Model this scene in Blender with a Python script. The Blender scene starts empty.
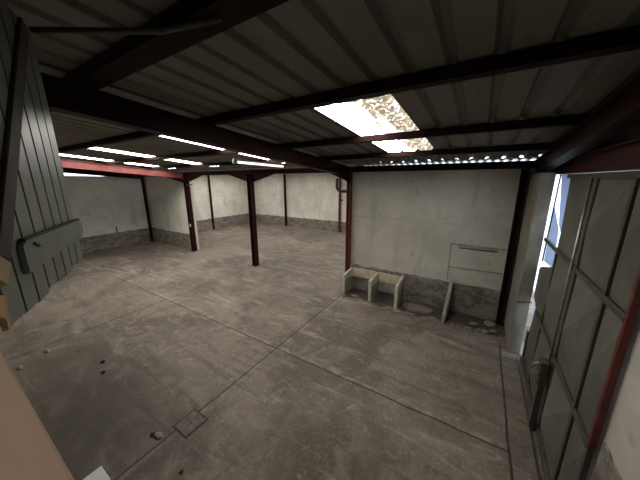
import bpy, bmesh, math, random
from mathutils import Vector, Matrix, noise

random.seed(7)
SC = bpy.context.scene
COL = SC.collection

# ------------------------------------------------------------------ camera
YAW, PITCH, ROLL, FPX, EYE = .561046, -.2332106, -.00528428, 254.997, 2.7
fwd = Vector((-math.sin(YAW) * math.cos(PITCH), math.cos(YAW) * math.cos(PITCH), math.sin(PITCH)))
rgt = Vector((math.cos(YAW), math.sin(YAW), 0))
upv = rgt.cross(fwd)
r2 = math.cos(ROLL) * rgt + math.sin(ROLL) * upv
u2 = -math.sin(ROLL) * rgt + math.cos(ROLL) * upv
cam_data = bpy.data.cameras.new('camera')
cam_data.sensor_width = 36.0
cam_data.lens = FPX / 640 * 36.0
cam_data.clip_start = .01
cam = bpy.data.objects.new('camera', cam_data)
COL.objects.link(cam)
cam.matrix_world = Matrix(((r2.x, u2.x, -fwd.x, 0), (r2.y, u2.y, -fwd.y, 0), (r2.z, u2.z, -fwd.z, EYE), (0, 0, 0, 1)))
SC.camera = cam

# ------------------------------------------------------------------ world, exposure
SKY_STRENGTH = 2.2
SKYLIGHT_GLOW = 12.0
w = bpy.data.worlds.new('overcast_sky')
SC.world = w
w.use_nodes = True
bg = w.node_tree.nodes['Background']
bg.inputs['Color'].default_value = (.80, .90, 1.0, 1)
bg.inputs['Strength'].default_value = SKY_STRENGTH
SC.view_settings.view_transform = 'Standard'
SC.view_settings.look = 'None'
SC.view_settings.gamma = 1
SC.view_settings.use_curve_mapping = False
SC.view_settings.exposure = 0.6


# ------------------------------------------------------------------ materials
class NT:
    def __init__(self, name):
        self.m = bpy.data.materials.new(name)
        self.m.use_nodes = True
        self.t = self.m.node_tree
        self.b = self.t.nodes['Principled BSDF']
        self.tc = None

    def n(self, kind, **kw):
        x = self.t.nodes.new(kind)
        for k, v in kw.items():
            setattr(x, k, v)
        return x

    def link(self, a, b):
        self.t.links.new(a, b)

    def pos(self):
        # world position: a solid pattern, steady under the object
        if self.tc is None:
            self.tc = self.n('ShaderNodeNewGeometry').outputs['Position']
        return self.tc

    def noise(self, scale, detail=6, rough=.6, stretch=None, dist=0, rot=0):
        v = self.pos()
        if stretch or rot:
            mp = self.n('ShaderNodeMapping')
            mp.inputs['Scale'].default_value = stretch or (1, 1, 1)
            mp.inputs['Rotation'].default_value = (0, 0, rot)
            self.link(v, mp.inputs['Vector'])
            v = mp.outputs[0]
        x = self.n('ShaderNodeTexNoise')
        x.inputs['Scale'].default_value = scale
        x.inputs['Detail'].default_value = detail
        x.inputs['Roughness'].default_value = rough
        x.inputs['Distortion'].default_value = dist
        self.link(v, x.inputs['Vector'])
        return x.outputs['Fac']

    def ramp(self, fac, a, b, lo=0., hi=1.):
        x = self.n('ShaderNodeMapRange')
        x.interpolation_type = 'SMOOTHSTEP'
        x.inputs['From Min'].default_value = a
        x.inputs['From Max'].default_value = b
        x.inputs['To Min'].default_value = lo
        x.inputs['To Max'].default_value = hi
        self.link(fac, x.inputs['Value'])
        return x.outputs[0]

    def math(self, op, a, b=None, c=None):
        x = self.n('ShaderNodeMath', operation=op)
        for i, v in enumerate((a, b, c)):
            if v is None:
                continue
            if isinstance(v, (int, float)):
                x.inputs[i].default_value = v
            else:
                self.link(v, x.inputs[i])
        return x.outputs[0]

    def mix(self, fac, a, b):
        x = self.n('ShaderNodeMix', data_type='RGBA')
        for s, v in ((0, fac), (6, a), (7, b)):
            if isinstance(v, (int, float)):
                x.inputs[s].default_value = v
            elif isinstance(v, tuple):
                x.inputs[s].default_value = (*v, 1)
            else:
                self.link(v, x.inputs[s])
        return x.outputs[2]

    def xyz(self):
        s = self.n('ShaderNodeSeparateXYZ')
        self.link(self.pos(), s.inputs[0])
        return s.outputs

    def finish(self, color, rough=.8, bump=None, bstr=.3, bdist=.01, metallic=0, spec=.4):
        if isinstance(color, tuple):
            self.b.inputs['Base Color'].default_value = (*color, 1)
        else:
            self.link(color, self.b.inputs['Base Color'])
        if isinstance(rough, (int, float)):
            self.b.inputs['Roughness'].default_value = rough
        else:
            self.link(rough, self.b.inputs['Roughness'])
        self.b.inputs['Metallic'].default_value = metallic
        self.b.inputs['Specular IOR Level'].default_value = spec
        if bump is not None:
            x = self.n('ShaderNodeBump')
            x.inputs['Strength'].default_value = bstr
            x.inputs['Distance'].default_value = bdist
            self.link(bump, x.inputs['Height'])
            self.link(x.outputs[0], self.b.inputs['Normal'])
        return self.m


def mat_simple(name, c1, c2, scale=6, rough=.7, stretch=None, bstr=.2, spec=.4, metallic=0, lo=.35, hi=.65):
    t = NT(name)
    n1 = t.noise(scale, stretch=stretch)
    return t.finish(t.mix(t.ramp(n1, lo, hi), c1, c2), rough, n1, bstr, .006, metallic, spec)


def mat_floor():
    t = NT('stained_concrete')
    x, y, z = t.xyz()
    big = t.noise(.55, 4, .6, dist=.8)
    mid = t.noise(2.2, 8, .65, dist=1.2)
    fine = t.noise(26, 5, .7)
    sweep = t.noise(1.6, 7, .62, (.35, 1.7, 1), 1.6, .55)     # broom and tyre sweeps
    sweep2 = t.noise(1.1, 6, .62, (1.6, .4, 1), 1.4, -.35)
    c = t.mix(t.ramp(big, .38, .62), (.103, .082, .063), (.198, .164, .132))
    c = t.mix(t.math('MULTIPLY', t.ramp(mid, .46, .66), .6), c, (.27, .23, .19))
    c = t.mix(t.math('MULTIPLY', t.ramp(sweep, .50, .64), .65), c, (.095, .078, .064))
    c = t.mix(t.math('MULTIPLY', t.ramp(sweep2, .54, .70), .55), c, (.10, .083, .069))
    pale = t.noise(1.3, 8, .7, (.5, 2.2, 1), 1.2, .35)
    worn = t.math('MAXIMUM', t.ramp(y, .9, 3.3, .12, 1.), t.ramp(x, -3.2, -2.2))   # pale streaks held back on the near left floor
    c = t.mix(t.math('MULTIPLY', t.math('MULTIPLY', t.ramp(pale, .52, .66), worn), .6), c, (.36, .312, .262))
    c = t.mix(t.math('MULTIPLY', t.ramp(fine, .42, .7), .25), c, (.32, .285, .25))
    # old lime and mortar splashes
    sp = t.noise(5.5, 9, .75, (1, 1, 1), .6)
    c = t.mix(t.math('MULTIPLY', t.ramp(sp, .57, .66), .5), c, (.40, .36, .315))
    sp3 = t.noise(17, 8, .75, (1.5, .8, 1), 1.)
    c = t.mix(t.math('MULTIPLY', t.math('MULTIPLY', t.ramp(sp3, .55, .64), t.ramp(big, .44, .56)), .55), c, (.42, .38, .335))
    sp2 = t.noise(60, 2, .5)
    c = t.mix(t.math('MULTIPLY', t.ramp(sp2, .74, .77), .6), c, (.55, .52, .48))
    # painted light falloff: floor colour darkened in front of the shutter
    dx = t.math('ADD', x, 3.7)
    dy = t.math('SUBTRACT', y, .55)
    rr = t.math('SQRT', t.math('ADD', t.math('MULTIPLY', t.math('MULTIPLY', dx, dx), .22), t.math('MULTIPLY', dy, dy)))
    rr = t.math('ADD', rr, t.math('MULTIPLY', t.math('SUBTRACT', mid, .5), 1.6))
    c = t.mix(t.ramp(rr, .1, 1.45, .85, 0.), c, (.050, .043, .034))
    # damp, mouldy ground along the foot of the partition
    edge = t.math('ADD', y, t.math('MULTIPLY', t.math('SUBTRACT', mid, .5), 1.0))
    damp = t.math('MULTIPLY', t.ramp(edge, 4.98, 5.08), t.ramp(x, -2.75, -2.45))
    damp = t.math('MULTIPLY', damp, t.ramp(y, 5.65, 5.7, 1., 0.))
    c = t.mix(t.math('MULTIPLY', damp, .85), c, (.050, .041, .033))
    # saw-cut joints
    def band(v, at, half):
        return t.math('COMPARE', v, at, half)
    wob = t.math('MULTIPLY', t.math('SUBTRACT', t.noise(3.0, 3), .5), .035)
    yj = t.math('ADD', y, wob)
    xj = t.math('ADD', x, wob)
    j1 = t.math('MULTIPLY', band(yj, 2.72, .010), t.math('LESS_THAN', x, .53))
    j1 = t.math('MULTIPLY', j1, t.math('GREATER_THAN', x, -8.8))
    j2 = t.math('MULTIPLY', band(xj, -2.57, .010), t.math('LESS_THAN', y, 5.15))
    j2 = t.math('MAXIMUM', j2, t.math('MULTIPLY', band(xj, -5.93, .011), t.math('LESS_THAN', y, 5.3)))
    j3 = t.math('MULTIPLY', band(xj, .54, .012), t.math('LESS_THAN', y, 4.75))
    j = t.math('MAXIMUM', t.math('MAXIMUM', j1, j2), j3)
    # pale worn lips beside the joints
    l1 = t.math('MULTIPLY', t.math('MAXIMUM', band(yj, 2.76, .03), band(xj, -2.535, .028)), t.ramp(mid, .42, .6))
    l1 = t.math('MULTIPLY', l1, t.math('LESS_THAN', y, 5.1))
    c = t.mix(t.math('MULTIPLY', l1, .35), c, (.40, .36, .32))
    c = t.mix(t.math('MULTIPLY', j, .9), c, (.028, .024, .02))
    h = t.math('ADD', t.math('MULTIPLY', mid, .6), t.math('MULTIPLY', fine, .4))
    h = t.math('SUBTRACT', h, j)
    return t.finish(c, t.ramp(mid, .3, .7, .62, .9), h, .35, .012, 0, .35)


def mat_plaster(name, base, stain, pale):
    t = NT(name)
    x, y, z = t.xyz()
    a = t.noise(1.1, 7, .62, dist=.5)
    b = t.noise(5, 8, .68)
    f = t.noise(40, 4, .6)
    c = t.mix(t.ramp(a, .36, .64), base, pale)
    c = t.mix(t.math('MULTIPLY', t.ramp(b, .54, .70), .5), c, stain)
    st = t.noise(2.2, 6, .6, (1.6, 1.6, .25))                     # run-down streaks
    c = t.mix(t.math('MULTIPLY', t.ramp(st, .56, .70), .4), c, stain)
    # hairline day-joint in the render
    wob = t.math('MULTIPLY', t.math('SUBTRACT', t.noise(1.6, 5), .5), .22)
    crack = t.math('COMPARE', t.math('ADD', z, wob), 1.83, .008)
    crack = t.math('MULTIPLY', crack, t.ramp(a, .42, .52))
    c = t.mix(t.math('MULTIPLY', crack, .6), c, stain)
    h = t.math('ADD', t.math('MULTIPLY', b, .7), t.math('MULTIPLY', f, .25))
    return t.finish(c, .92, h, .35, .012, 0, .2)


def mat_dado():
    t = NT('rough_cement_dado')
    a = t.noise(3.0, 9, .72, (1, 1, 2.2), .7)
    b = t.noise(13, 7, .7)
    c = t.mix(t.ramp(a, .38, .62), (.125, .11, .094), (.25, .23, .20))
    c = t.mix(t.math('MULTIPLY', t.ramp(b, .55, .64), .7), c, (.38, .35, .31))
    return t.finish(c, .95, t.math('ADD', a, b), .7, .02, 0, .2)


def mat_deck():
    t = NT('painted_roof_deck')
    a = t.noise(2.0, 6, .6, (1, .5, 1))
    b = t.noise(9, 6, .65, (4, .5, 1))
    c = t.mix(t.ramp(a, .38, .62), (.135, .123, .100), (.18, .164, .136))
    c = t.mix(t.math('MULTIPLY', t.ramp(b, .56, .7), .5), c, (.085, .07, .053))
    return t.finish(c, .62, b, .1, .004, 0, .3)


def mat_skylight():
    t = NT('dirty_translucent_sheet')
    x, y, z = t.xyz()
    d1 = t.noise(16, 5, .65, (1, .8, 1), 1.2)
    d2 = t.noise(6, 6, .65, (3, .6, 1))
    # grime and leaves lie on the side of each sheet away from the shutter
    side = t.ramp(t.math('ADD', x, t.math('MULTIPLY', t.math('SUBTRACT', d2, .5), .5)), -1.12, -.95)
    side = t.math('MULTIPLY', side, t.math('GREATER_THAN', x, -1.1))
    dirt = t.math('MULTIPLY', t.ramp(d1, .45, .48), side)
    faint = t.math('MULTIPLY', t.ramp(d2, .57, .60), t.math('LESS_THAN', d1, .47))
    lap = t.math('MAXIMUM', t.math('COMPARE', x, -1.15, .012), t.math('COMPARE', x, -.915, .007))
    dirt = t.math('MAXIMUM', t.math('MAXIMUM', dirt, lap), faint)
    clear = t.mix(side, (1.0, .96, .89), (.10, .095, .085))       # a film of dust on the dirty half
    c = t.mix(dirt, clear, (.018, .0135, .0085))
    em = t.b
    t.b.inputs['Base Color'].default_value = (.5, .48, .44, 1)
    t.b.inputs['Roughness'].default_value = .5
    t.link(c, t.b.inputs['Emission Color'])
    t.b.inputs['Emission Strength'].default_value = SKYLIGHT_GLOW
    return t.m


def mat_planks():
    t = NT('grey_green_painted_planks')
    a = t.noise(7, 6, .6, (1, 1, .3))
    b = t.noise(40, 5, .6)
    c = t.mix(t.ramp(a, .38, .62), (.108, .130, .106), (.142, .166, .137))
    c = t.mix(t.math('MULTIPLY', t.ramp(b, .6, .72), .5), c, (.09, .09, .075))
    return t.finish(c, .36, a, .12, .004, 0, .5)


def mat_gate():
    t = NT('grimy_gate_sheet')
    a = t.noise(2.4, 7, .62, (1, 1, .5))
    b = t.noise(14, 6, .65, (1, 1, .35))
    c = t.mix(t.ramp(a, .36, .64), (.088, .090, .070), (.128, .130, .106))
    c = t.mix(t.math('MULTIPLY', t.ramp(b, .55, .7), .5), c, (.06, .056, .045))
    return t.finish(c, .55, b, .12, .004, 0, .4)


def mat_stall():
    t = NT('stall_concrete')
    x, y, z = t.xyz()
    a = t.noise(7, 8, .68)
    b = t.noise(30, 5, .6)
    wob = t.math('ADD', z, t.math('MULTIPLY', t.math('SUBTRACT', a, .5), .06))
    lower = t.mix(t.ramp(a, .38, .62), (.22, .225, .205), (.30, .30, .275))
    upper = t.mix(t.ramp(a, .38, .62), (.50, .42, .32), (.62, .55, .45))
    c = t.mix(t.math('MAXIMUM', t.ramp(wob, .345, .365), t.math('LESS_THAN', y, 5.145)), lower, upper)              # ochre limewash on the top band
    c = t.mix(t.math('MULTIPLY', t.ramp(b, .56, .7), .4), c, (.20, .17, .14))
    return t.finish(c, .92, a, .4, .01, 0, .2)


M = dict(
    floor=mat_floor(),
    plaster=mat_plaster('weathered_plaster', (.46, .44, .39), (.29, .268, .225), (.57, .55, .495)),
    plaster_far=mat_plaster('pale_plaster', (.60, .58, .52), (.38, .355, .30), (.72, .70, .64)),
    dado=mat_dado(),
    deck=mat_deck(),
    skylight=mat_skylight(),
    planks=mat_planks(),
    gate=mat_gate(),
    stall=mat_stall(),
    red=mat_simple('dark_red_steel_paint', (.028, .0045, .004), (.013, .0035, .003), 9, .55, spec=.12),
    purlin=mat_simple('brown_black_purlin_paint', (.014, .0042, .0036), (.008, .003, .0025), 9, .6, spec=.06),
    redbright=mat_simple('oxide_and_lit_red_steel_paint', (.15, .028, .022), (.09, .02, .017), 9, .55),  # also serves as the lit red of the rafter by the leftmost skylight
    galv=mat_simple('galvanised_rod', (.42, .43, .42), (.28, .29, .28), 18, .35, metallic=.7),
    darksteel=mat_simple('blackened_steel', (.045, .043, .038), (.08, .075, .06), 14, .5),
    gatebar=mat_simple('dull_olive_gate_bar', (.048, .045, .036), (.075, .07, .057), 12, .45),
    rust=mat_simple('rusty_red_lintel_paint', (.075, .021, .014), (.045, .016, .012), 7, .6, spec=.2),
    pier_pale=mat_simple('gable_render', (.40, .375, .32), (.32, .295, .25), 4, .9, bstr=.35),
    pier=mat_simple('pier_render', (.235, .222, .185), (.175, .16, .13), 4, .9, bstr=.35),
    slab=mat_simple('bare_concrete_slab', (.36, .33, .285), (.25, .225, .19), 10, .95, bstr=.6),
    rubble=mat_simple('rubble_mortar', (.25, .22, .185), (.15, .13, .105), 22, .95, bstr=.6),
    darkcrumb=mat_simple('dark_clod', (.035, .028, .022), (.06, .05, .04), 30, .9),
    sill=mat_simple('tan_painted_sill', (.44, .315, .24), (.47, .34, .26), 5, .55, stretch=(.4, 3, 3), bstr=.05),
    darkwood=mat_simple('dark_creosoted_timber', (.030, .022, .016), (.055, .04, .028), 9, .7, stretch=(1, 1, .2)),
    rawwood=mat_simple('bare_pine', (.46, .31, .18), (.36, .23, .125), 9, .7, stretch=(1, 1, .25)),
    palewood=mat_simple('weathered_batten', (.36, .335, .29), (.27, .25, .21), 12, .8),
    white=mat_simple('white_plastic_lid', (.62, .66, .66), (.54, .58, .58), 8, .4, bstr=.05),
    iron=mat_simple('rusty_cover_plate', (.10, .083, .066), (.16, .135, .11), 16, .75, bstr=.5),
    tube=None, yard=mat_simple('bright_concrete_yard', (.70, .70, .68), (.6, .6, .58), 2, .9),
)
t = NT('lit_strip_lamp')
t.b.inputs['Base Color'].default_value = (.8, .8, .78, 1)
t.b.inputs['Emission Color'].default_value = (1, .99, .95, 1)
t.b.inputs['Emission Strength'].default_value = .9
M['tube'] = t.m
t = NT('milky_plastic_sheet')
t.b.inputs['Base Color'].default_value = (.62, .66, .74, 1)
t.b.inputs['Roughness'].default_value = .45
tr = t.n('ShaderNodeBsdfTranslucent')
tr.inputs['Color'].default_value = (.45, .50, .62, 1)
mx = t.n('ShaderNodeMixShader')
mx.inputs[0].default_value = .7
t.link(t.b.outputs[0], mx.inputs[1])
t.link(tr.outputs[0], mx.inputs[2])
t.link(mx.outputs[0], t.t.nodes['Material Output'].inputs[0])
M['plastic'] = t.m


# ------------------------------------------------------------------ mesh helpers
def B():
    return bmesh.new()


def box(bm, lo, hi, bev=0, jit=0):
    vs = [bm.verts.new((x, y, z)) for x in (lo[0], hi[0]) for y in (lo[1], hi[1]) for z in (lo[2], hi[2])]
    if jit:
        for v in vs:
            v.co += Vector((random.uniform(-jit, jit), random.uniform(-jit, jit), random.uniform(-jit, jit)))
    fs = [bm.faces.new([vs[i] for i in q]) for q in ((0, 1, 3, 2), (4, 6, 7, 5), (0, 4, 5, 1), (2, 3, 7, 6), (0, 2, 6, 4), (1, 5, 7, 3))]
    if bev:
        es = list({e for f in fs for e in f.edges})
        bmesh.ops.bevel(bm, geom=es, offset=bev, segments=2, affect='EDGES', profile=.5)


def prism(bm, pts, vec):
    v = Vector(vec)
    a = [bm.verts.new(p) for p in pts]
    b = [bm.verts.new(Vector(p) + v) for p in pts]
    n = len(a)
    fs = [bm.faces.new(a), bm.faces.new(b[::-1])]
    for i in range(n):
        fs.append(bm.faces.new((a[i], b[i], b[(i + 1) % n], a[(i + 1) % n])))
    return fs


def bar(bm, p0, p1, wd, ht, up=(0, 0, 1), bev=0):
    """rectangular bar from p0 to p1; wd across, ht along up"""
    p0, p1 = Vector(p0), Vector(p1)
    d = (p1 - p0).normalized()
    s = d.cross(Vector(up)).normalized()
    u = s.cross(d)
    pts = [p0 + s * wd / 2 + u * ht / 2, p0 - s * wd / 2 + u * ht / 2, p0 - s * wd / 2 - u * ht / 2, p0 + s * wd / 2 - u * ht / 2]
    fs = prism(bm, pts, p1 - p0)
    if bev:
        bmesh.ops.bevel(bm, geom=list({e for f in fs for e in f.edges}), offset=bev, segments=2, affect='EDGES')


def ibeam(bm, p0, p1, wd, ht, up=(0, 0, 1), tf=.012, tw=.008):
    p0, p1 = Vector(p0), Vector(p1)
    d = (p1 - p0).normalized()
    s = d.cross(Vector(up)).normalized()
    u = s.cross(d)
    W, Hh = wd / 2, ht / 2
    prof = [(-W, -Hh), (W, -Hh), (W, -Hh + tf), (tw, -Hh + tf), (tw, Hh - tf), (W, Hh - tf), (W, Hh), (-W, Hh), (-W, Hh - tf), (-tw, Hh - tf), (-tw, -Hh + tf), (-W, -Hh + tf)]
    prism(bm, [p0 + s * a + u * b for a, b in prof], p1 - p0)


def tube(bm, pts, r, n=10):
    pts = [Vector(p) for p in pts]
    rings = []
    for i, p in enumerate(pts):
        a = pts[max(i - 1, 0)]
        b = pts[min(i + 1, len(pts) - 1)]
        d = (b - a).normalized()
        s = d.cross(Vector((.31, .2, .93))).normalized()
        u = s.cross(d)
        rings.append([bm.verts.new(p + s * r * math.cos(k * 2 * math.pi / n) + u * r * math.sin(k * 2 * math.pi / n)) for k in range(n)])
    for a, b in zip(rings, rings[1:]):
        for k in range(n):
            bm.faces.new((a[k], a[(k + 1) % n], b[(k + 1) % n], b[k]))
    bm.faces.new(rings[0][::-1])
    bm.faces.new(rings[-1])


def rock(bm, c, size, seed, sub=2):
    r = bmesh.ops.create_icosphere(bm, subdivisions=sub, radius=1)
    for v in r['verts']:
        k = 1 + .45 * noise.noise(v.co * 1.3 + Vector((seed * 7.1, seed, 0)))
        v.co = Vector((v.co.x * size[0] * k, v.co.y * size[1] * k, v.co.z * size[2] * k)) + Vector(c)


def obj(name, bm, mat, parent=None, base=None, smooth=False):
    bmesh.ops.recalc_face_normals(bm, faces=bm.faces)
    off = Vector(parent['_base']) if parent is not None else Vector(base or (0, 0, 0))
    total = off
    bmesh.ops.translate(bm, verts=bm.verts, vec=-total)
    me = bpy.data.meshes.new(name)
    bm.to_mesh(me)
    bm.free()
    me.materials.append(M[mat] if isinstance(mat, str) else mat)
    if smooth:
        for p in me.polygons:
            p.use_smooth = True
    o = bpy.data.objects.new(name, me)
    COL.objects.link(o)
    if parent is not None:
        o.parent = parent
        o['_base'] = list(off)
    else:
        o.location = off
        o['_base'] = list(off)
    return o


def tag(o, label, cat, group=None):
    o['label'] = label
    o['category'] = cat
    if group:
        o['group'] = group
    return o


def thing(name, label, cat, loc, group=None):
    o = bpy.data.objects.new(name, None)
    o.empty_display_size = .1
    COL.objects.link(o)
    o.location = loc
    o['_base'] = list(loc)
    return tag(o, label, cat, group)


def struct(name, bm, mat):
    o = obj(name, bm, mat)
    o['kind'] = 'structure'
    return o


# ------------------------------------------------------------------ the hall's main lines (metres)
XL, XR = -12.6, 1.06          # left wall, gate wall
YB, YF = 5.6, 11.75           # partition line, far wall
RX = [-9.3, -5.95, -2.6]      # portal lines between the side walls
DZ, DS = 3.52, .09            # underside of the deck: z = DZ - DS*y


def deck_z(y):
    return DZ - DS * y


def raft_z(y):                # top of the rafters
    return deck_z(y) - .07


# ------------------------------------------------------------------ structure: floor, yard, walls
bm = B()
box(bm, (-12.9, -.3, -.2), (XR + .3, YF + .25, 0))
struct('floor', bm, 'floor')
bm = B()
box(bm, (XR + .3, -8, -.25), (16, 16, -.04))
struct('trim_1', bm, 'yard')

bm = B()                      # partition with the stall in front of it
box(bm, (-2.62, YB, 0), (.84, YB + .2, 2.982))
struct('wall_back', bm, 'plaster')
bm = B()                      # short stub at the left end of the partition line
box(bm, (XL, YB, 0), (-9.36, YB + .2, 2.86))
struct('wall_stub', bm, 'plaster_far')
bm = B()                      # left wall, a little lower at one stretch where daylight slips in under the rafter
pts = [(-.3, 0), (YF + .2, 0), (YF + .2, 3.0), (7.0, 3.0), (7.0, 2.95), (4.7, 2.95), (4.7, 2.86), (2.2, 2.88), (2.2, 3.3), (-.3, 3.45)]
prism(bm, [(XL - .25, a, b) for a, b in pts], (.25, 0, 0))
struct('wall_left', bm, 'plaster_far')
bm = B()
box(bm, (XL - .25, YF, 0), (-2.4, YF + .2, 3.05))
struct('wall_far', bm, 'plaster_far')
bm = B()
box(bm, (-2.6, YB + .2, 0), (-2.4, YF + .2, 3.05))
struct('wall_far_right', bm, 'plaster_far')
bm = B()                      # gate wall with the gate opening y 2.05..4.6
box(bm, (.86, -.3, 0), (XR + .2, 2.24, 2.74))
box(bm, (.99, 2.24, 2.73), (XR + .2, 3.62, 2.92))
struct('wall_right', bm, 'plaster')
bm = B()                      # infill above the lintel, up to the roof
prism(bm, [(.985, -.2, 2.775), (.985, YB, 2.775), (.985, YB, deck_z(YB) + .03), (.985, -.2, deck_z(-.2) + .03)], (.25, 0, 0))
struct('wall_gable', bm, 'pier_pale')
bm = B()                      # wall behind the camera with the unglazed window the view is taken from
box(bm, (XL - .25, -.22, 0), (XR + .2, .03, 2.30))
box(bm, (XL - .25, -.22, 2.30), (-1.06, .03, 3.50))
box(bm, (.95, -.22, 2.30), (XR + .2, .03, 3.50))
box(bm, (-1.06, -.22, 2.98), (.95, -.06, 3.50))  # unseen header, set low to keep the fill light off the ceiling
struct('wall_front', bm, 'plaster')
bm = B()                      # small unseen room behind the camera, added to shut out sky light
box(bm, (-1.6, -2.8, 1.0), (1.5, -.22, 1.1))
struct('floor_room', bm, 'floor')
bm = B()
box(bm, (-1.6, -2.8, 3.55), (1.5, -.22, 3.65))
struct('ceiling_room', bm, 'plaster')
bm = B()
box(bm, (-1.6, -2.9, 1.0), (1.5, -2.8, 3.65))
box(bm, (-1.7, -2.9, 1.0), (-1.6, -.22, 3.65))
box(bm, (1.5, -2.9, 1.0), (1.6, -.22, 3.65))
struct('wall_room', bm, 'plaster')
fill_lamp = bpy.data.lights.new('sill_fill_light', 'POINT')  # unseen point light added behind the camera to brighten the sill
fill_lamp.energy = 13
fill_lamp.color = (1.0, .93, .85)
fill_lamp.shadow_soft_size = .12
lo = bpy.data.objects.new('sill_fill_light', fill_lamp)
COL.objects.link(lo)
lo.location = (-.5, -1.0, 3.3)


def dado(name, p0, p1, nrm, h, seed, thick=.022):
    """rough cement skirting with an uneven top edge, p0->p1 on the wall face"""
    p0, p1, nrm = Vector(p0), Vector(p1), Vector(nrm)
    L = (p1 - p0).length
    n = max(6, int(L / .07))
    bm = B()
    cols = []
    for i in range(n + 1):
        q = p0.lerp(p1, i / n)
        k = noise.noise(Vector((i * .31, seed, 0))) * .035 + noise.noise(Vector((i * 1.3, seed, 3))) * .012
        z = h + k
        a = q + nrm * (thick + .006 * noise.noise(Vector((i * .9, seed, 5))))
        cols.append([bm.verts.new((q.x, q.y, 0)), bm.verts.new((a.x + nrm.x * .012, a.y + nrm.y * .012, 0)), bm.verts.new((a.x, a.y, z - .012)), bm.verts.new((q.x, q.y, z))])
    for a, b in zip(cols, cols[1:]):
        for k in range(4):
            bm.faces.new((a[k], a[(k + 1) % 4], b[(k + 1) % 4], b[k]))
    bm.faces.new(cols[0][::-1])
    bm.faces.new(cols[-1])
    return struct(name, bm, 'dado')


dado('baseboard_back', (-2.55, YB, 0), (.55, YB, 0), (0, -1, 0), .63, 1)
dado('baseboard_stub', (XL + .02, YB, 0), (-9.42, YB, 0), (0, -1, 0), .62, 2)
dado('baseboard_left', (XL, .1, 0), (XL, YF, 0), (1, 0, 0), .61, 3)
dado('baseboard_far', (XL + .03, YF, 0), (-2.62, YF, 0), (0, -1, 0), .55, 4)
dado('baseboard_right', (.86, .1, 0), (.86, 2.06, 0), (-1, 0, 0), 1.05, 5, .012)

# rendered pier between the corner post and the gate
bm = B()
box(bm, (.64, 4.60, 0), (.80, YB, 2.775), .012)
box(bm, (.80, 5.2, 2.775), (.985, YB, 2.98))
struct('trim_2', bm, 'pier')
# ------------------------------------------------------------------ roof deck with sheet openings for the skylights
PITCH_X, RIBW, RIBH = .235, .075, .034
SKY = [(-1.39, -.68), (-4.12, -3.80), (-6.86, -6.44), (-9.12, -8.66)]
SY0, SY1 = 2.12, 4.90


def profile(x0, x1, dz=0):
    """underside of the ribbed sheet from x0 to x1 (ribs point up)"""
    out = [(x0, 0)]
    k = math.ceil((x0 + .001) / PITCH_X - .5) - 1
    while k * PITCH_X < x1 + PITCH_X:
        c = k * PITCH_X
        for dx, z in ((-RIBW / 2, 0), (-RIBW / 2 + .02, RIBH), (RIBW / 2 - .02, RIBH), (RIBW / 2, 0)):
            if x0 + .002 < c + dx < x1 - .002:
                out.append((c + dx, z))
        k += 1
    out.append((x1, 0))
    return [(a, b + dz) for a, b in out]


def deck_strip(bm, x0, x1, y0, y1, zf=deck_z, top=.05):
    low = profile(x0, x1)
    pts = [(a, y0, zf(y0) + b) for a, b in low]
    pts += [(x1, y0, zf(y0) + top), (x0, y0, zf(y0) + top)]
    prism(bm, pts, (0, y1 - y0, zf(y1) - zf(y0)))


bm = B()
edges = [-12.85]
for a, b in sorted(SKY):
    edges += [a, b]
edges.append(1.25)
for i in range(len(edges) - 1):
    a, b = edges[i], edges[i + 1]
    if i % 2 == 1:
        deck_strip(bm, a, b, -.25, SY0)
        deck_strip(bm, a, b, 4.40 if a > -2 else SY1, 5.45)
    else:
        deck_strip(bm, a, b, -.25, 5.45)
struct('ceiling', bm, 'deck')

FZ = 3.06                     # flat roof of the far hall
FSKY_ADDED = [(-11.1, -10.7), (-7.9, -7.5), (-4.6, -4.2)]  # unseen glowing sheets, added to light the far hall
bm = B()
fe = [-12.85]
for a, b in FSKY_ADDED:
    fe += [a, b]
fe.append(-2.35)
for i in range(len(fe) - 1):
    if i % 2 == 1:
        deck_strip(bm, fe[i], fe[i + 1], 5.82, 7.3, lambda y: FZ)
        deck_strip(bm, fe[i], fe[i + 1], 10.3, 12, lambda y: FZ)
    else:
        deck_strip(bm, fe[i], fe[i + 1], 5.82, 12, lambda y: FZ)
struct('ceiling_far', bm, 'deck')


def skylight(x0, x1, y0, y1, zf, label, group='translucent roof sheets'):
    bm = B()
    low = profile(x0, x1)
    pts = [(a, y0, zf(y0) + b + .004) for a, b in low]
    pts += [(a, y0, zf(y0) + b + .012) for a, b in low[::-1]]
    prism(bm, pts, (0, y1 - y0, zf(y1) - zf(y0)))
    return tag(obj('roof_skylight', bm, 'skylight', base=((x0 + x1) / 2, (y0 + y1) / 2, zf((y0 + y1) / 2))), label, 'skylight', group)


skylight(*SKY[0], SY0, 4.40, deck_z, 'large bright dirt-speckled skylight sheet over the bay of the concrete stall')
skylight(*SKY[1], SY0, SY1, deck_z, 'bright skylight sheet just left of the big dark rafter, rightmost of the thin white strips')
skylight(*SKY[2], SY0, SY1, deck_z, 'middle white skylight strip between the left wall and the big dark rafter')
skylight(*SKY[3], SY0, SY1, deck_z, 'leftmost white skylight strip, right above the brightly lit red rafter')
for (a, b), s in zip(FSKY_ADDED, ('left', 'middle', 'right')):
    skylight(a, b, 7.3, 10.3, lambda y: FZ, 'unseen skylight sheet added to light the far hall, %s one of three' % s)

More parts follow.
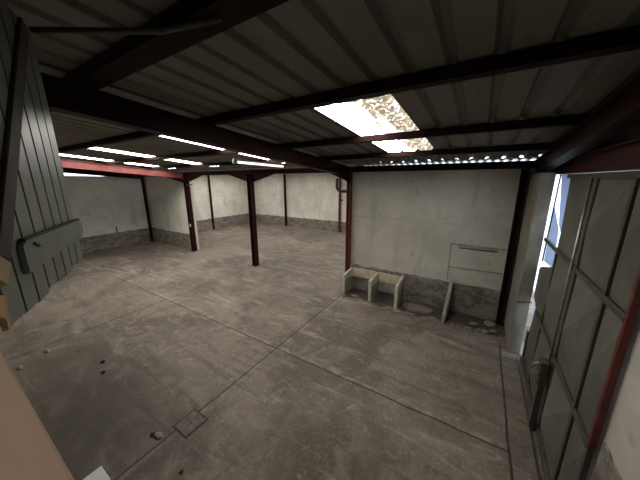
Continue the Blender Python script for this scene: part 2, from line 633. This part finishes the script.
# corrugated eave flashing: a wavy strip whose hollows let daylight through
bm = B()
n = 14 * 26
x0, x1 = -2.75, 1.0
lo0, lo1, hi0, hi1 = [], [], [], []
for i in range(n + 1):
    x = x0 + (x1 - x0) * i / n
    z = 3.030 + .013 * math.sin(x / .125 * 2 * math.pi)
    lo0.append(bm.verts.new((x, 5.36, z)))
    lo1.append(bm.verts.new((x, 5.80, z - .03)))
    hi0.append(bm.verts.new((x, 5.36, z + .006)))
    hi1.append(bm.verts.new((x, 5.80, z - .024)))
for i in range(n):
    bm.faces.new((lo0[i], lo0[i + 1], lo1[i + 1], lo1[i]))
    bm.faces.new((hi0[i], hi1[i], hi1[i + 1], hi0[i + 1]))
    bm.faces.new((lo0[i], hi0[i], hi0[i + 1], lo0[i + 1]))
    bm.faces.new((lo1[i], lo1[i + 1], hi1[i + 1], hi1[i]))
bm.faces.new((lo0[0], lo1[0], hi1[0], hi0[0]))
bm.faces.new((lo0[n], hi0[n], hi1[n], lo1[n]))
tag(obj('eave_flashing', bm, 'galv', base=(-.9, 5.55, 3.02), smooth=True), 'wavy grey corrugated strip on the eave above the stall wall, daylight in its hollows', 'flashing')

# ------------------------------------------------------------------ steel frame
for y, lab in ((.850, 'thick dark purlin nearest the viewer, crossing the ceiling at upper left'),
               (1.875, 'dark purlin along the near edge of the big skylight'),
               (3.205, 'dark red purlin crossing under the middle of the big skylight'),
               (4.36, 'dark red purlin along the far end of the big skylight, next to the eave')):
    bm = B()
    z1 = deck_z(y)
    hw = .075 if y < 1 else .045
    box(bm, (XL, y - hw, z1 - .078), (.95, y + hw, z1 - .004), .004)
    tag(obj('roof_purlin', bm, 'purlin', base=(-5.8, y, z1 - .07)), lab, 'purlin', 'roof purlins')

for x, lab in ((-12.44, 'dark rafter lying along the top of the left wall'),
               (-9.3, 'red rafter lit from the side by the leftmost skylight strip, ending at the leftmost post'),
                        (-2.6, 'big dark red rafter running to the post at the left end of the stall wall'),
               (.70, 'dark rafter along the gate side above the red lintel')):
    bm = B()
    ibeam(bm, (x, .045, raft_z(.045) - .105), (x, 5.45, raft_z(5.45) - .105), .13, .2)
    t = thing('steel_rafter', lab, 'rafter', (x, 2.7, raft_z(2.7) - .2), 'portal rafters')
    obj('beam', bm, 'redbright' if x == -9.3 else 'red', t)  # brighter red paints the skylight's light onto this one rafter
    if x in RX:               # knee towards the post
        bm = B()
        prism(bm, [(x - .01, 4.75, raft_z(4.75) - .2), (x - .01, 5.45, raft_z(5.45) - .2), (x - .01, 5.45, raft_z(5.45) - .36)], (.02, 0, 0))
        obj('knee_plate', bm, 'red', t)

bm = B()
ibeam(bm, (XL, YB - .02, 2.922), (.82, YB - .02, 2.922), .12, .125)
t = thing('eave_beam', 'long dark beam carried by the row of posts along the partition line', 'beam', (-5.8, YB, 2.86))
obj('beam', bm, 'red', t)
for x in RX:
    for s in (-1, 1):
        if x == RX[2] and s == 1:
            continue
        bm = B()
        L = .95 if x != RX[2] else .62
        prism(bm, [(x + s * .05, YB - .05, 2.86), (x + s * L, YB - .05, 2.86), (x + s * .05, YB - .05, 2.62)], (0, .06, 0))
        obj('haunch', bm, 'red', t)


def post(x, y, h, label, wd=.12, dp=.13, up=(1, 0, 0), mat='red', group='dark red steel posts', plate=True):
    t = thing('steel_post', label, 'post', (x, y, 0), group)
    bm = B()
    ibeam(bm, (x, y, .01 if plate else 0), (x, y, h), dp, wd, up)
    obj('shaft', bm, mat, t)
    if plate:
        bm = B()
        box(bm, (x - wd * .62, y - dp * .62, 0), (x + wd * .62, y + dp * .62, .012))
        obj('base_plate', bm, mat, t)
    return t


t = post(-9.3, 5.55, 2.85, 'dark red post at the free end of the left stub wall', .15, .15)
bm = B()
box(bm, (-9.22, 5.50, 2.52), (-9.02, 5.60, 2.56), .006)
obj('bracket', bm, 'darksteel', t)
bm = B()
box(bm, (-9.28, 5.462, .98), (-9.21, 5.476, 1.08), .003)
obj('sticker', bm, 'white', t)
post(-5.95, 5.55, 2.85, 'dark red post standing free in the middle of the open floor', .15, .15)
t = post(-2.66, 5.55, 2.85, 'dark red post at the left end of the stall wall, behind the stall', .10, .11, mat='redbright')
bm = B()                      # pipe elbow hung on the post
tube(bm, [(-2.98, 5.52, 2.72), (-2.98, 5.52, 2.50), (-2.93, 5.52, 2.44), (-2.84, 5.52, 2.42), (-2.72, 5.52, 2.42)], .035)
obj('pipe_elbow', bm, 'darksteel', t, smooth=True)
post(.56, 5.53, 2.85, 'dark red corner post between the stall wall and the gate pier', .10, .11)
post(-12.52, 5.52, 2.85, 'slim dark post in the corner of the left wall and the stub wall', .09, .09)
post(-12.53, 8.75, 3.0, 'slim post against the left wall of the far hall', .08, .08)
post(-12.50, 11.62, 3.0, 'slim dark post in the far left corner of the far hall', .09, .09)
post(-9.72, 11.67, 3.0, 'slim dark post near the middle of the far wall', .09, .09)
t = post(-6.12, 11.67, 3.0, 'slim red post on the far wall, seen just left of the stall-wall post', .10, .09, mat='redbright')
bm = B()
box(bm, (-6.05, 11.58, 1.62), (-5.94, 11.66, 1.72), .01)
obj('switch_box', bm, 'redbright', t)

# red channel over the gate
bm = B()
ibeam(bm, (.90, 1.2, 2.85), (.90, 5.2, 2.85), .16, .20)
tag(obj('gate_lintel', bm, 'rust', base=(.90, 3.2, 2.78)), 'rusty red steel lintel over the grey metal gate', 'lintel')

# ------------------------------------------------------------------ the gate
GX = .82
g = thing('metal_gate', 'grey green sheet metal gate with pressed panels and bolt, at the right', 'gate', (GX, 3.2, 0))


def pressed_panel(y0, y1, z0, z1, dep=.045, edge=None):
    """one pressed sheet: four shallow slopes to a centre point, seen from the hall"""
    bm = B()
    fr = edge or [(y0, z0), (y1, z0), (y1, z1), (y0, z1)]
    cy = sum(p[0] for p in fr) / len(fr)
    cz = sum(p[1] for p in fr) / len(fr)
    f = [bm.verts.new((GX + .012, a, b)) for a, b in fr]
    k = [bm.verts.new((GX + .016, a, b)) for a, b in fr]
    c = bm.verts.new((GX + .012 - dep, cy, cz))
    d = bm.verts.new((GX + .016 - dep, cy, cz))
    n = len(f)
    for i in range(n):
        bm.faces.new((f[i], f[(i + 1) % n], c))
        bm.faces.new((k[(i + 1) % n], k[i], d))
        bm.faces.new((f[i], k[i], k[(i + 1) % n], f[(i + 1) % n]))
    obj('pressed_panel', bm, 'gate', g)


YV = [3.88, 3.13, 2.46, 2.12]
ZR = [.04, .93, 1.88, 2.74]
for i in range(3):
    for j in range(3):
        pressed_panel(YV[i + 1], YV[i], ZR[j], ZR[j + 1], .10 if i < 2 else .05)
# first, bent panel beside the gap
pressed_panel(0, 0, 0, 0, .015, [(3.88, .04), (4.50, .04), (4.50, .50), (4.20, .72), (4.22, .90), (4.50, .97), (4.66, 1.0), (4.66, 1.44), (4.50, 1.50), (4.02, 1.64), (3.88, 1.75)])
pressed_panel(0, 0, 0, 0, .015, [(3.13, 1.88), (3.98, 1.88), (3.98, 2.14), (4.06, 2.74), (3.13, 2.74)])
# remove the plain panel the bent one replaces
for o in [o for o in g.children if o.name.startswith('pressed_panel')]:
    ys = [v.co.y + g['_base'][1] for v in o.data.vertices]
    zs = [v.co.z for v in o.data.vertices]
    if len(o.data.vertices) == 10 and abs(max(ys) - 3.88) < .01 and min(zs) > 1.8:
        bpy.data.objects.remove(o)

for y, z0, z1, wd, m in ((3.13, .03, 2.74, .04, 'gatebar'), (2.46, .03, 2.74, .04, 'gatebar'), (3.88, .03, 1.90, .045, 'gatebar'), (4.485, .03, .50, .03, 'gatebar')):
    bm = B()
    box(bm, (GX - .014, y - wd / 2, z0), (GX + .01, y + wd / 2, z1), .004)
    obj('vertical_bar', bm, m, g)
bm = B()
box(bm, (GX - .014, 2.095, .03), (GX + .02, 2.125, .92), .004)
obj('end_bar', bm, 'gatebar', g)
bm = B()
box(bm, (GX - .016, 2.092, .92), (GX + .022, 2.128, 2.74), .004)
o = obj('end_bar', bm, 'redbright', g)
o['label'] = 'dark red end bar'
for z, ya, yb in ((1.88, 2.12, 4.58), (.93, 2.12, 4.24), (.05, 2.12, 4.50), (2.72, 2.12, 4.06)):
    bm = B()
    prism(bm, [(GX + .01, ya, z - .022), (GX - .018, ya, z - .022), (GX - .018, ya, z + .015), (GX - .012, ya, z + .022), (GX + .01, ya, z + .022)], (0, yb - ya, 0))
    obj('rail', bm, 'gatebar', g)
bm = B()
tube(bm, [(GX - .035, 3.155, 2.70), (GX - .035, 3.155, .82)], .012, 12)
bolt = obj('bolt_rod', bm, 'galv', g, smooth=True)
bm = B()
box(bm, (GX - .085, 3.125, .03), (GX - .03, 3.185, .62), .006)
obj('lower_bolt', bm, 'darksteel', g)
bm = B()
box(bm, (GX - .095, 3.11, .58), (GX - .03, 3.23, .86), .008)
lk = obj('bolt_lock', bm, 'darksteel', g)
bm = B()
tube(bm, [(GX - .10, 3.20, .80), (GX - .13, 3.24, .74), (GX - .13, 3.30, .66)], .012)
obj('handle', bm, 'galv', lk, smooth=True)
for zz in (.62, .70, .82):
    bm = B()
    box(bm, (GX - .108, 3.10, zz), (GX - .09, 3.235, zz + .025), .004)
    obj('staple', bm, 'gatebar', lk)

# milky plastic hung in the bent corner and a dark blue edge strip
pl = thing('plastic_sheet', 'torn pale bluish plastic sheet hanging behind the bright gap of the gate', 'sheet', (.90, 4.5, 1.6))
bm = B()
prism(bm, [(.885, 4.78, 2.745), (.885, 4.30, 2.745), (.885, 4.18, 2.0), (.885, 4.40, 2.12)], (.004, 0, 0))
obj('sheet', bm, 'plastic', pl)
bm = B()
prism(bm, [(.895, 4.86, 2.3), (.895, 4.40, 2.05), (.895, 4.30, 1.55), (.895, 4.84, 1.50)], (.004, 0, 0))
obj('sheet', bm, 'plastic', pl)
bm = B()
prism(bm, [(.895, 4.86, .80), (.895, 4.46, .84), (.895, 4.46, .60), (.895, 4.74, .36)], (.004, 0, 0))
obj('sheet', bm, 'plastic', pl)
bm = B()
bar(bm, (.88, 4.80, 2.745), (.88, 4.84, 1.50), .045, .012, (1, 0, 0))
t = NT('dark_blue_strip')
o = obj('edge_strip', bm, t.finish((.03, .04, .16), .5), pl)
o['label'] = 'dark blue edge strip'

bm = B()
tube(bm, [(.635, 4.575, .87), (.81, 4.575, .92)], .012)
tube(bm, [(.67, 4.575, .88), (.67, 4.605, .88)], .014)
tag(obj('gate_latch', bm, 'darksteel', base=(.72, 4.58, .9)), 'short dark latch bar across the pier next to the bright gap', 'latch')

# sill channel at the foot of the gate
bm = B()
box(bm, (.80, 2.0, 0), (.98, 4.6, .025), .004)
box(bm, (.745, 2.0, 0), (.765, 4.5, .018), .004)
tag(obj('gate_threshold', bm, 'gatebar', base=(.86, 3.2, 0)), 'worn steel threshold strip on the floor under the grey gate', 'threshold')

# ------------------------------------------------------------------ stall and things by the partition
st = thing('concrete_stall', 'two-bay concrete stall with ochre top band against the partition wall', 'stall', (-1.95, 5.35, 0))


def divider(x, x2, yf, h0, h1, wd=.062):
    bm = B()
    pts = [(x - wd / 2, yf, 0), (x - wd / 2, YB - .03, 0), (x - wd / 2, YB - .03, h1), (x - wd / 2, yf + .03, h0), (x - wd / 2, yf, h0 - .02)]
    fs = prism(bm, pts, (wd, 0, 0))
    bmesh.ops.bevel(bm, geom=list({e for f in fs for e in f.edges}), offset=.004, segments=1, affect='EDGES')
    for v in bm.verts:
        v.co += Vector([noise.noise(v.co * 6 + Vector((k * 9, 0, 0))) * .008 for k in range(3)])
    obj('divider', bm, 'stall', st)


divider(-2.56, 0, 5.13, .49, .55)
divider(-1.89, 0, 5.08, .49, .55)
divider(-1.29, 0, 5.05, .52, .60)
for a, b, z0 in ((-2.515, -1.935, .33), (-1.845, -1.335, .10)):
    bm = B()
    box(bm, (a, YB - .085, z0), (b, YB - .03, .56), .006)
    obj('back_board', bm, 'stall', st)

bm = B()                      # upright slab leaning on the wall
fs = prism(bm, [(-.385, 4.95, 0), (-.365, 5.57, 0), (-.345, 5.57, .66), (-.345, 5.47, .64), (-.38, 4.99, .16)], (.06, 0, 0))
bmesh.ops.bevel(bm, geom=list({e for f in fs for e in f.edges}), offset=.006, segments=2, affect='EDGES')
for v in bm.verts:
    v.co += Vector((noise.noise(v.co * 7) * .008, noise.noise(v.co * 5 + Vector((4, 0, 0))) * .01, 0))
    v.co.z = max(v.co.z, 0)
tag(obj('concrete_slab', bm, 'slab', base=(-.33, 5.27, 0)), 'upright grey concrete slab standing alone against the wall, right of the stall', 'slab')

bm = B()                      # broken slab lying between the stall and the upright slab
ring = [(-1.18, 5.20), (-.98, 5.08), (-.62, 5.13), (-.56, 5.30), (-.80, 5.40), (-1.16, 5.42)]
fs = prism(bm, [(a, b, .0) for a, b in ring], (0, 0, .06))
bmesh.ops.bevel(bm, geom=list({e for f in fs for e in f.edges}), offset=.015, segments=2, affect='EDGES')
bmesh.ops.subdivide_edges(bm, edges=bm.edges[:], cuts=2, use_grid_fill=True)
for v in bm.verts:
    if v.co.z > .02:
        v.co.z += .02 * noise.noise(v.co * 9)
tag(obj('broken_slab', bm, 'rubble', base=(-.86, 5.25, 0)), 'flat broken piece of concrete lying between the stall and the upright slab', 'rubble')

for k, (x, y, sx, sy, sz, lab) in enumerate((
        (.16, 5.22, .07, .05, .03, 'pale lump of rubble on the dark ground right of the upright slab'),
        (.42, 5.36, .10, .07, .05, 'larger lump of rubble at the foot of the corner post'),
        (.34, 5.05, .05, .05, .025, 'small lump of rubble in front of the corner post'),
        (.47, 5.12, .07, .05, .03, 'flat lump of rubble against the gate pier'),
        (-2.25, 5.12, .11, .06, .035, 'lump of mortar on the floor in the left bay of the stall'),
        (-1.22, 4.93, .09, .05, .02, 'crumb of mortar in front of the right end of the stall'))):
    bm = B()
    rock(bm, (x, y, sz * .55), (sx, sy, sz), k + 1)
    for v in bm.verts:
        v.co.z = max(v.co.z, .0)
    tag(obj('rubble_lump', bm, 'rubble', base=(x, y, 0)), lab, 'rubble', 'rubble by the partition wall')

# fixture on the partition: batten and the outline of a patched opening
t = thing('wall_batten', 'pale wooden batten fixed on the stall wall above the upright slab', 'batten', (0, YB, 1.40))
bm = B()
bar(bm, (-.28, YB - .02, 1.405), (.37, YB - .02, 1.41), .03, .05, (0, 0, 1), .004)
obj('batten', bm, 'palewood', t)
bm = B()
bar(bm, (-.27, YB - .008, 1.368), (.36, YB - .008, 1.372), .012, .018)
obj('lower_strip', bm, 'darksteel', t)
bm = B()
for p0, p1 in (((-.41, 1.435), (.50, 1.435)), ((-.41, 1.435), (-.41, .66)), ((-.41, .95), (.50, .97))):
    bar(bm, (p0[0], YB - .004, p0[1]), (p1[0], YB - .004, p1[1]), .012, .012, (0, 1, 0))
struct('trim_3', bm, 'dado')
bm = B()
box(bm, (-11.02 + 6.5, YB, 0), (-11.0 + 6.5, YB, 0))
bm.free()

# small iron hook on the left wall
bm = B()
box(bm, (XL, 4.27, .62), (XL + .03, 4.31, .86), .004)
tag(obj('wall_peg', bm, 'darksteel', base=(XL, 4.29, .62)), 'thin dark peg sticking up from the dado of the left wall', 'peg')

# ------------------------------------------------------------------ floor details
bm = B()
box(bm, (-2.63, 1.08, .0), (-2.40, 1.32, .008), .003)
t = thing('floor_hatch', 'small square metal drain cover on the floor joint', 'drain cover', (-2.515, 1.2, 0))
obj('cover', bm, 'iron', t)
bm = B()
for a, b in (((-2.648, 1.064), (-2.382, 1.08)), ((-2.648, 1.32), (-2.382, 1.336)), ((-2.646, 1.08), (-2.63, 1.32)), ((-2.40, 1.08), (-2.384, 1.32))):
    box(bm, (*a, 0), (*b, .006))
obj('rim', bm, 'darkcrumb', t)
bm = B()
tube(bm, [(-2.515, 1.2, .004), (-2.515, 1.2, .013)], .018)
obj('lifting_hole', bm, 'darksteel', t)

for k, (x, y, sx, sy, sz, m, lab) in enumerate((
        (-2.66, .93, .05, .03, .02, 'rubble', 'pale chip of mortar on the joint beside the drain cover'),
        (-2.73, .90, .025, .02, .02, 'darkcrumb', 'dark crumb next to the pale chip by the drain cover'),
        (-4.61, 1.08, .035, .03, .02, 'darkcrumb', 'dark clod on the open floor, farther one of a pair'),
        (-4.33, .99, .035, .03, .02, 'darkcrumb', 'dark clod on the open floor, nearer one of a pair'),
        (-4.12, .965, .02, .015, .008, 'rubble', 'tiny pale chip just below the pair of dark clods'),
        (-5.71, .70, .08, .03, .02, 'rubble', 'pale splinter on the floor below the plank shutter'),
        (-5.5, .38, .06, .03, .02, 'rubble', 'pale chip on the floor at the left edge beside the tan sill'),
        (.70, 3.22, .035, .02, .015, 'rubble', 'pale crumb beside the threshold strip under the gate lock'),
        (-2.11, .86, .02, .02, .015, 'darkcrumb', 'dark crumb on the floor below the drain cover'))):
    bm = B()
    rock(bm, (x, y, sz * .6), (sx, sy, sz), k + 20)
    for v in bm.verts:
        v.co.z = max(v.co.z, .0)
    tag(obj('floor_crumb', bm, m, base=(x, y, 0)), lab, 'debris', 'crumbs on the concrete floor')

t = thing('white_lid', 'white plastic lid lying on the floor at the lower left edge', 'lid', (-2.68, .35, 0))
bm = B()
box(bm, (-2.81, .22, 0), (-2.60, .475, .022), .006)
obj('lid', bm, 'white', t)

# ------------------------------------------------------------------ strip lamp under the second bay
t = thing('strip_lamp', 'slim white strip lamp below the ceiling left of the big rafter', 'lamp', (-3.6, 3.85, 2.98))
A0, A1 = Vector((-3.43, 2.90, 2.98)), Vector((-3.80, 4.55, 2.98))
bm = B()
tube(bm, [A0, A1], .019)
obj('tube', bm, 'tube', t, smooth=True)
bm = B()
bar(bm, A0 + Vector((0, 0, .035)), A1 + Vector((0, 0, .035)), .05, .03)
obj('housing', bm, 'white', t)
for f in (.02, .98):
    p = A0.lerp(A1, f)
    bm = B()
    tube(bm, [p + Vector((0, 0, .03)), Vector((p.x, p.y, deck_z(p.y) + .003))], .006)
    obj('hanger', bm, 'darksteel', t)
for f in (0, 1):
    p = A0.lerp(A1, f)
    bm = B()
    box(bm, p - Vector((.03, .03, .025)), p + Vector((.03, .03, .045)), .006)
    obj('end_cap', bm, 'redbright' if f else 'white', t)

# ------------------------------------------------------------------ plank shutter and the window the view is taken from
Pn, Pf = Vector((-.997, .076, 0)), Vector((-1.614, .385, 0))
du = (Pf - Pn).normalized()
nn = Vector((du.y, -du.x, 0))
if nn.dot(Vector((0, 0, 0)) - Pn) < 0:
    nn = -nn                  # towards the viewer


def L(u, z, off=0.):
    p = Pn + du * u + nn * off
    return Vector((p.x, p.y, z))


sh = thing('plank_shutter', 'grey green plank shutter swung open at the left', 'shutter', L(0, 2.33))
WP, NP = .735, 8
bm = B()
for i in range(NP):
    a, b = i * WP / NP, (i + 1) * WP / NP
    zb = 2.33 - .006 * (i % 3)
    za, zc = 3.30, 3.30
    fs = prism(bm, [L(a + .0015, zb), L(b - .0015, zb), L(b - .0015, zc), L(a + .0015, za)], -nn * .022)
    bmesh.ops.bevel(bm, geom=list({e for f in fs for e in f.edges}), offset=.0045, segments=2, affect='EDGES')
obj('plank_leaf', bm, 'planks', sh)
bm = B()
fs = prism(bm, [L(.13, 2.432), L(.745, 2.43), L(.772, 2.45), L(.782, 2.478), L(.772, 2.50), L(.75, 2.515), L(.16, 2.53), L(.13, 2.515)], nn * .014)
bmesh.ops.bevel(bm, geom=list({e for f in fs for e in f.edges}), offset=.003, segments=2, affect='EDGES')
obj('ledge', bm, 'planks', sh)
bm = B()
bar(bm, L(.15, 2.530, .0085), L(.75, 2.516, .0085), .010, .015, nn, .002)  # dark strip put in for the shade on the ledge's top edge
o = obj('ledge_top_shade', bm, 'darkwood', sh)
o['label'] = 'dark strip painting the shade along the ledge top'
bm = B()
bar(bm, L(.20, 2.512, .016), L(.235, 2.495, .016), .008, .008, nn, .002)
obj('peg', bm, 'darkwood', sh)
bm = B()
bar(bm, L(.03, 2.508, .006), L(.625, 3.275, .006), .058, .013, nn, .002)
obj('brace', bm, 'darkwood', sh)
bm = B()
bar(bm, L(-.01, 2.457, .006), L(.03, 2.508, .006), .056, .012, nn, .002)
o = obj('brace_foot', bm, 'rawwood', sh)
o['label'] = 'bare pine foot of the brace'
bm = B()
fs = prism(bm, [L(-.030, 2.335, .006), L(-.012, 2.335, .006), L(.0, 2.42, .006), L(-.014, 2.42, .006)], -nn * .012)
o = obj('edge_strip', bm, 'rawwood', sh)
o['label'] = 'bare pine edge strip'
bm = B()
tube(bm, [L(.70, 3.292, .01), (-1.3, .742, 3.345), (-1.03, .85, 3.363)], .012)
obj('stay_rod', bm, 'darksteel', sh, smooth=True)

bm = B()
box(bm, (-1.05, -.22, 2.30), (.94, .0335, 2.40), .003)
tag(obj('window_sill', bm, 'sill', base=(-.05, -.1, 2.30)), 'plain tan sill right in front of the viewer, in the lower left corner', 'sill')

for o in bpy.data.objects:
    if '_base' in o:
        del o['_base']
